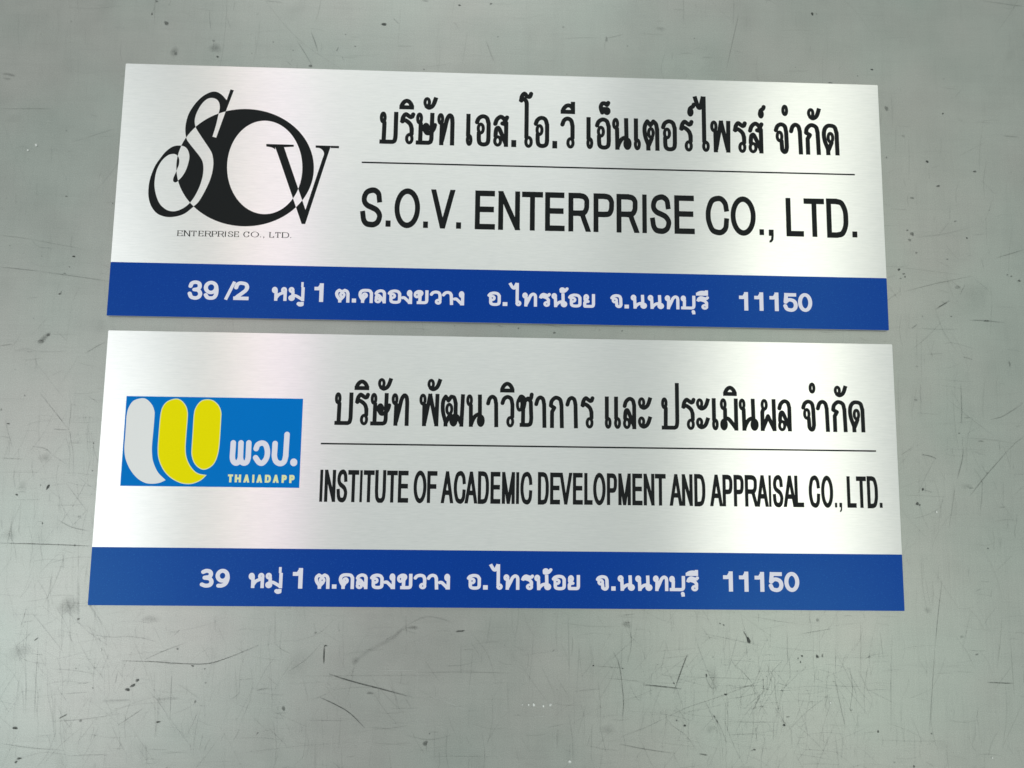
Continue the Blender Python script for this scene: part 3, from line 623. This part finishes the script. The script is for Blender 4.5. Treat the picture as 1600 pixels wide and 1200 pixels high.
T4(0,900,[(.75,2.4,(760,530),(950,535),(1150,548),(1290,548),(1400,520),(1600,440)),(.6,1.8,(1075,590),(1068,750),(1062,900)),(.4,2,(240,400),(225,640),(215,900)),(.35,6,(490,0),(490,300)),(.4,2,(125,330),(170,190)),(.3,2,(140,290),(210,280)),(.35,2,(200,230),(290,340),(400,480)),(.55,2.2,(740,930),(900,825)),(.5,2.2,(900,525),(1020,470),(1170,415)),(.4,5,(640,780),(820,775)),(.4,5,(970,770),(1125,765)),(1,2.6,(213,404),(242,384)),(.9,3,(368,890),(420,865)),(.6,2,(720,670),(735,600)),(.35,2,(1245,1090),(1270,980)),(.35,3,(0,1045),(200,1075),(400,1090)),(.3,2.5,(300,910),(520,895),(760,860)),(.3,2,(1480,650),(1600,640)),(.25,2,(930,1085),(1050,1085)),(.25,2,(560,1050),(590,940)),(.25,2,(360,700),(430,800)),(.2,2,(700,300),(710,380)),(.3,2,(1345,250),(1345,350)),(.3,2,(1085,375),(1125,335)),(.25,2,(0,765),(60,860)),(.4,3,(480,670),(550,668))],
   [(95,950,4,2.6,1),(120,1140,4,2,.7),(100,1163,3,1.6,.6,40),(858,652,3,3,.8),(830,685,5,2.4,.75,40),(797,710,4,3,.75),(990,912,4,1.6,.9),(1205,562,2.6,1.4,.8),(1280,580,1.5,1.5,.6),(475,577,1.6,1.6,.4),(490,268,2.4,2.4,.5),(1220,785,1.8,2.6,.5),(1285,668,1.6,1.6,.4),(430,190,22,14,.30),(130,470,18,14,.2),(940,270,14,8,.2),(580,700,1.4,1.4,.5),(505,905,3,2,.4),(1110,455,2,2,.5)])
T4(400,900,[(1.3,3.4,(424,548),(425,500),(427,446)),(1.1,3,(427,446),(433,434),(446,438)),(.95,3.2,(455,612),(600,658),(760,700),(940,748)),(.3,2,(930,745),(980,755)),(.85,2.6,(400,758),(500,805),(590,860),(680,950)),(1.0,4,(1248,346),(1305,343)),(.3,9,(610,540),(700,470),(850,390),(920,330)),(.3,7,(850,390),(920,330),(1010,320)),(.28,3,(920,320),(1050,258),(1150,265),(1240,300)),(.35,2,(120,210),(118,420)),(.35,2,(118,420),(160,458),(220,488)),(.25,2,(280,625),(700,622),(1100,620)),(.35,2.4,(1000,603),(1300,600),(1600,607)),(.3,2.2,(320,900),(560,905)),(.5,2.5,(0,440),(16,430)),(.4,3,(0,715),(80,700)),(.6,3,(2,992),(16,975)),(.3,2,(595,625),(610,580)),(.3,2,(75,740),(180,745)),(.25,2,(80,950),(190,1060)),(.25,2,(1340,410),(1400,500)),(.25,2,(1475,215),(1440,430)),(.25,2,(840,828),(1020,826)),(.25,2,(1290,460),(1360,460)),(.25,2,(920,335),(1010,362)),(.2,2,(360,290),(375,350))],
   [(172,828,2.6,4.5,.55),(1058,1045,4.5,4,.55),(372,355,2,2,.5),(1085,985,1.4,1.4,.4),(712,732,5,2.5,.25),(250,560,22,32,.10),(620,530,6,7,.25),(985,322,8,4,.3)])
T4(800,900,[(.6,2.6,(630,470),(668,550),(688,680),(697,800),(690,882)),(.9,3,(818,680),(930,690),(1058,705)),(.95,2.8,(1097,488),(1060,585),(1022,692)),(.4,2,(1022,692),(1008,740)),(.4,2,(500,560),(690,575)),(.4,2,(590,638),(820,660)),(.6,2.6,(670,1050),(820,1080),(1020,1110)),(.35,2,(350,240),(355,440),(357,620)),(.4,2,(680,1005),(850,940),(950,890)),(.4,2.2,(950,890),(1100,820),(1250,770),(1400,715),(1600,640)),(.9,3,(1448,345),(1475,398)),(.35,2,(1415,350),(1370,520),(1332,640)),(.35,2,(550,940),(570,1030),(592,1120)),(.75,3.4,(1170,1110),(1222,1121)),(.6,3,(1488,1093),(1524,1084)),(.3,2,(290,650),(352,750)),(.3,2,(1000,628),(1300,636),(1600,650)),(.25,2,(1280,685),(1600,688)),(.35,2.4,(390,720),(560,705)),(.3,2,(470,1060),(490,990)),(.3,2,(1090,570),(1170,480)),(.3,2,(225,945),(330,925)),(.2,2,(385,720),(390,960)),(.3,2,(1450,830),(1600,700)),(.4,2.4,(690,245),(770,238)),(.3,2,(815,455),(835,530)),(.25,2,(920,470),(950,400)),(.25,2,(1045,380),(1045,480)),(.5,3,(1212,620),(1222,660),(1250,705)),(.3,3,(1250,705),(1280,690)),(.2,2,(0,430),(80,470)),(.3,2,(1000,1210),(1190,1180)),(.25,2,(60,675),(95,676)),(.4,3,(700,290),(740,290))],
   [(1478,402,3.6,5,1,20),(1080,935,2.2,2.2,.9),(1335,740,3,1.6,.9),(1215,622,1.6,3,.8),(718,303,8,7,.3),(1258,640,10,24,.16),(1240,955,7,7,.2),(508,560,1.4,1.4,.8),(692,578,1.4,1.4,.7),(1300,297,1.6,1.2,.7),(1322,306,1.8,1.6,.7),(1012,670,1.5,1.5,.7),(1028,902,1.5,1.5,.6),(1515,1085,2.4,1.6,.7),(600,960,12,10,.16)])
T4(1200,900,[(.55,2.4,(1088,30),(1062,250),(1045,440)),(.5,2.2,(1045,440),(1025,720),(1010,960)),(.5,2.4,(410,600),(430,700),(455,820),(485,950)),(.5,2.2,(510,575),(528,700),(512,835)),(.35,2,(580,280),(580,640)),(.35,2,(770,400),(768,980)),(.4,2,(120,340),(122,560)),(.7,3,(1370,664),(1530,672)),(.35,2,(1515,400),(1540,760)),(.4,2.4,(200,362),(400,330)),(.35,2.4,(340,680),(460,688),(580,690)),(.3,2,(0,620),(100,520)),(.35,2,(100,700),(200,600)),(.35,2,(90,800),(100,930)),(.3,2,(30,1040),(40,880)),(.3,2,(170,900),(230,760)),(.3,2,(260,210),(262,300)),(.3,2,(700,340),(720,510)),(.3,2,(590,690),(700,750),(800,800)),(.3,2,(310,580),(410,610)),(.25,2,(870,770),(1010,715)),(.25,2,(180,1160),(240,1080)),(.25,2,(1590,800),(1460,1080)),(.2,2,(850,900),(850,1050)),(.3,3,(1295,95),(1330,82)),(.2,2,(915,980),(920,1180)),(.2,2,(320,230),(322,560)),(.2,2,(420,460),(425,640)),(.25,2,(0,440),(280,470)),(.2,2,(330,400),(360,330)),(.2,2,(640,620),(665,540))],
   [(688,972,2.2,2,.95),(912,1190,2,2,.95),(100,932,2.2,2.6,.9),(308,503,3.4,2.4,.9,-40),(212,500,2,1.6,.8),(188,515,1.6,1.6,.7),(203,538,1.4,1.8,.7),(340,498,1.4,4,.5),(1305,490,3.4,1.6,.4),(1210,380,3,3,.25),(1022,985,1.6,1.6,.5),(10,750,30,60,.0),(125,880,3,1.4,.5),(1000,215,7,6,.2),(520,838,2.4,1.6,.4),(310,275,3,3,.3)])
T4(0,0,[(.65,6,(15,460),(60,466),(95,476)),(.4,2.4,(0,680),(200,680),(320,680)),(.35,2.4,(530,865),(620,835),(720,805)),(.45,2,(1310,60),(1312,130),(1318,185)),(.2,2,(440,890),(530,865)),(.2,3,(570,715),(610,730))],
   [(950,88,2,2.6,.5),(1040,145,4.5,4,.5),(1090,325,9,9,.34),(1345,302,11,11,.30),(1335,255,3,2,.3),(1360,355,2.4,2,.8),(980,8,3,2,.5),(45,492,7,3,.25),(1100,335,3,3,.3),(230,120,40,24,.05)])
T4(400,0,[(.6,2.8,(343,198),(368,260),(386,322)),(.5,2.4,(260,260),(310,340),(355,416)),(.45,3,(858,113),(895,152)),(.45,2.4,(1438,253),(1465,330),(1492,395)),(.5,3,(503,322),(516,292)),(.4,2,(190,380),(225,412)),(.4,2,(535,350),(550,380)),(.4,2.6,(60,5),(165,16)),(.3,2,(1250,150),(1265,180)),(.15,3,(1320,200),(1290,400)),(.3,3,(1235,140),(1255,155)),(.3,2,(275,265),(290,275))],
   [(800,152,4.6,3.2,1,10),(1272,33,3,1.6,.7),(1468,24,2.6,1.8,.6),(620,290,2,1.4,.5),(108,262,1.8,1.8,.4),(1512,230,1.5,1.5,.5),(232,315,1.4,1.4,.4),(340,412,3,3,.5),(1060,6,6,1.6,.5),(1050,434,2,1.6,.5),(560,215,1.4,1.4,.4)])
T4(800,0,[(.45,2.4,(1418,80),(1385,230),(1340,430)),(.22,2.4,(300,245),(430,235),(560,238)),(.3,3,(590,240),(700,215)),(.2,2.4,(790,210),(960,218))],
   [(930,180,10,5,.2),(722,288,1.5,1.5,.4),(320,170,2,2,.3),(1140,240,1.4,1.4,.35),(590,245,3,5,.25)])
T4(1200,0,[(.4,3,(1340,5),(1600,42)),(.45,3,(1470,848),(1570,858)),(.3,2,(1165,612),(1210,560)),(.25,2.4,(1080,545),(1180,560)),(.25,2,(750,1080),(790,1060)),(.3,2,(845,1120),(860,1170)),(.2,2,(800,790),(795,980)),(.2,2.4,(800,785),(890,795))],
   [(277,87,2.2,3.6,1,30),(303,87,1.4,1.4,.5),(650,435,2.6,1.8,.9),(560,475,1.5,1.5,.5),(1093,710,1.6,2,.85),(995,1010,2.6,2.6,1),(740,678,4,5,.4),(1292,1072,4,1.6,.75),(1063,1163,4.4,1.8,.6,15),(740,985,2,2,.35),(390,518,4,1.4,.7),(845,850,3,3,.2)])
T4(0,300,[(.55,2.4,(0,468),(130,482),(250,496)),(.5,2.4,(250,496),(420,520),(560,540),(685,560)),(.35,2.2,(0,270),(200,295)),(.3,2.2,(200,297),(350,325),(520,357)),(.45,2.6,(530,1010),(600,968),(662,936)),(.5,3,(0,960),(75,953)),(.35,3,(165,998),(205,1000)),(.25,2,(210,1000),(420,998)),(.25,2,(160,665),(240,658)),(.25,2,(100,10),(100,80)),(.2,2,(455,680),(500,590)),(.2,2,(310,1150),(400,1110)),(.25,2,(200,300),(240,340),(330,355))],
   [(462,403,2.6,1.8,.95),(375,637,3,1.4,.8),(382,627,1.2,2,.6),(275,915,13,6,.42,45),(302,893,3,3,.5),(255,935,5,4,.3),(415,27,2,1.5,.5),(434,468,1.4,1.2,.5),(705,72,1.2,1.5,.6),(405,508,2,1.4,.4)])
T4(0,600,[(.75,2.4,(0,994),(200,999),(380,1005),(570,1013)),(.5,2.2,(250,55),(340,170),(432,288)),(.35,2,(430,285),(447,120)),(.45,3,(330,282),(430,288)),(.55,2.4,(368,853),(450,895),(560,920)),(.4,2,(415,620),(480,710),(550,800)),(.35,2.4,(0,462),(150,470)),(.4,3,(200,390),(280,403),(325,440)),(.3,2.2,(325,440),(420,505)),(.35,2.4,(35,230),(55,320),(80,400)),(.3,2.4,(0,325),(60,335)),(.3,2.2,(415,368),(515,370)),(.3,2,(545,70),(620,122)),(.25,2,(90,725),(260,722)),(.3,3,(395,1050),(395,1160)),(.3,2,(490,980),(490,1180)),(.3,2.4,(10,850),(14,910)),(.25,2,(440,390),(430,560)),(.25,2,(480,600),(490,720)),(.25,2,(0,550),(300,552)),(.2,2,(0,90),(200,95)),(.3,2,(110,673),(170,675)),(.25,2,(260,1050),(270,1120))],
   [(300,643,2.2,5,.95,-20),(105,692,2.2,1.8,.85),(52,248,2.6,1.6,.7),(155,72,1.6,1.6,.5),(8,160,1.5,2,.6),(585,370,1.4,1.4,.5),(578,542,1.4,1.4,.5),(265,870,1.6,2,.5),(255,632,1.4,1.4,.4),(495,828,2.6,1.5,.4),(280,460,12,8,.2),(60,940,14,10,.15),(140,640,9,9,.15),(468,1008,2,2,.5)])
T4(1380,300,[(.45,2.6,(140,620),(340,570),(560,525)),(.5,2.8,(708,411),(800,385),(880,360)),(.7,3.4,(330,730),(415,680)),(.45,2.4,(362,682),(395,700)),(.55,3.4,(540,800),(640,805),(755,817)),(.6,3.4,(178,852),(212,828)),(.3,2.2,(210,850),(350,858),(480,858)),(.3,2.2,(45,104),(150,112)),(.4,2.2,(480,642),(512,578)),(.3,2,(612,410),(628,480)),(.3,2,(345,270),(410,190)),(.25,2,(415,185),(418,90)),(.2,2,(640,130),(648,330)),(.25,2,(370,950),(440,944),(600,990)),(.45,3,(495,1030),(560,1048)),(.25,2,(530,395),(560,400)),(.25,2,(560,270),(640,262)),(.3,2,(25,535),(85,520)),(.3,3,(0,938),(20,933)),(.25,2,(340,610),(430,635)),(.3,2.4,(430,560),(480,600)),(.2,2,(210,880),(208,1060)),(.2,2,(240,900),(238,1190)),(.2,2,(680,640),(670,900)),(.2,2,(160,740),(160,860))],
   [(180,262,3.4,4,.6),(165,300,3,3,.35),(150,240,2,2,.5),(523,288,1.8,1.5,.9),(98,485,2.4,2.4,.8),(128,512,2.6,2,.5),(136,530,1.6,2,.6),(108,540,2,1.6,.5),(850,555,2.6,2.4,.6),(800,527,2,1.8,.6),(775,518,1.6,1.6,.5),(425,778,1.8,1.4,.6),(207,380,2,2,.5),(180,38,4,2,.4),(450,183,3,1.5,.4),(245,777,1.4,1.4,.4),(790,1075,2,5,.3),(645,806,5,2.2,.5),(465,595,5,4,.25),(210,1090,2,2,.3),(400,420,2,2,.35)])
T4(1380,600,[(.6,2.4,(485,0),(489,120),(491,252)),(.6,3,(502,395),(492,480),(462,592)),(.4,2.2,(448,640),(436,740),(410,905)),(.6,2.8,(545,695),(640,575),(780,415)),(.4,2.4,(780,415),(830,365),(880,330)),(.5,2.6,(670,222),(740,205),(800,170),(870,124)),(.65,3.2,(240,440),(290,450),(332,467)),(.4,2.2,(615,600),(618,680),(605,825)),(.4,2.4,(110,445),(180,398)),(.25,2,(110,693),(400,705)),(.4,3,(258,662),(310,680)),(.5,3.6,(505,210),(540,213)),(.3,2,(495,330),(496,400)),(.3,2,(725,360),(730,420)),(.25,2,(560,420),(650,450)),(.3,2,(180,845),(280,815),(370,765)),(.25,2,(235,0),(235,220)),(.25,2,(210,20),(180,170)),(.25,2,(750,600),(750,760)),(.25,2,(370,720),(375,750)),(.2,2,(330,0),(540,40))],
   [(248,658,2,3,.9),(213,748,3.2,2.6,.9),(228,756,2,1.5,.6),(655,1028,1.6,1.4,.7),(205,100,3,2,.35),(745,770,6,1.6,.3),(475,308,1.8,1.4,.5),(525,640,9,6,.16),(610,358,5,1.6,.3),(550,650,6,1.6,.3)])
# between the signs
for s_, wd, *p in ((.4,2.2,(1125,492),(1180,505)),(.3,2,(820,502),(880,512)),(.4,2.4,(778,508),(785,511))): strip(p, wd, s_)
for x, y, r in ((866,520,2.2),(810,513,1.6),(972,517,1.6)): blob(x, y, r, r*1.1, .6)
# countless hair-fine scuffs, denser toward the working edge of the sheet
for k in range(1500):
    u = rng.random(); y = 1210-1250*(rng.random()**1.5 if u < .7 else rng.random()); x = rng.uniform(-20, 1620)
    L_ = rng.lognormal(3.3, .75); L_ = min(L_, 210)
    a = rng.choice([0, math.pi/2, rng.uniform(0, math.pi)], p=[.3,.4,.3])+rng.normal(0, .06)
    bend = rng.normal(0, .05)*L_
    ca, sa = math.cos(a), math.sin(a)
    strip([(x,y),(x+ca*L_/2-sa*bend, y+sa*L_/2+ca*bend),(x+ca*L_, y+sa*L_)], rng.uniform(1.3,2.3), rng.uniform(.03,.2))
# grouped wear: where work is cut and slid about
for cx_, cy_, sx_, sy_, n_ in ((1215,1080,110,80,330),(70,1010,90,90,190),(110,730,60,90,110),(1030,1020,120,90,170),(300,1090,170,70,150),(1490,720,70,150,90)):
    for k in range(n_):
        x, y = rng.normal(cx_, sx_), rng.normal(cy_, sy_); L_ = rng.uniform(12, 95)
        a = rng.choice([math.pi/2, 0, 2.1, 1.1, rng.uniform(0, math.pi)], p=[.34,.16,.15,.15,.2])+rng.normal(0, .12)
        ca, sa = math.cos(a), math.sin(a); bend = rng.normal(0, .04)*L_
        strip([(x,y),(x+ca*L_/2-sa*bend, y+sa*L_/2+ca*bend),(x+ca*L_, y+sa*L_)], rng.uniform(1.2,2.2), rng.uniform(.04,.2))
for k in range(260):
    x, y = rng.uniform(-20,1620), rng.uniform(-20,1220); r = rng.uniform(.7,1.7)
    blob(x, y, r, r*rng.uniform(.6,1.3), rng.uniform(.08,.35), rng.uniform(0,180), n=8)
for k in range(90):
    x, y = rng.uniform(-20,1620), 1210-rng.random()**1.4*1200; r = rng.uniform(8,34)
    blob(x, y, r, r*rng.uniform(.3,.9), rng.uniform(.02,.07), rng.uniform(0,180))
def marks(name, mat, label):
    o = mesh_obj(name, mv, mf, mat, sheet); o.location.z = 0
    at = o.data.attributes.new('strength', 'FLOAT', 'POINT'); at.data.foreach_set('value', np.array(ms, dtype=np.float32))
    tag(o, label, kind='stuff'); return o
marks("scratches", M_SCR, "dark scratches, specks and stains on the steel sheet")
mv, mf, ms = [], [], []
for x, y, r in ((860,1101,2.2),(890,1190,2.6),(849,1103,1.8),(834,1101,2.2),(826,1101,1.4),(816,1101,1.0),(57,227,2.4),(44,235,1.6),(1463,800,1.6),(1297,1098,1.6),(158,1015,1.4),(1550,1184,1.4)): blob(x, y, r, r*1.2, 1.2, n=8)
for k in range(60): blob(rng.uniform(0,1600), rng.uniform(0,1200), .9, .8, rng.uniform(.2,.6), n=6)
for k in range(160):
    x, y = rng.uniform(0,1600), 1200-rng.random()**1.6*1100; L_ = rng.uniform(10,60); a = rng.choice([0,math.pi/2])+rng.normal(0,.25)
    strip([(x,y),(x+math.cos(a)*L_, y+math.sin(a)*L_)], 1.8, rng.uniform(.05,.22))
marks("bright_flecks", M_FLECK, "small bright flecks and light scuffs on the steel sheet")
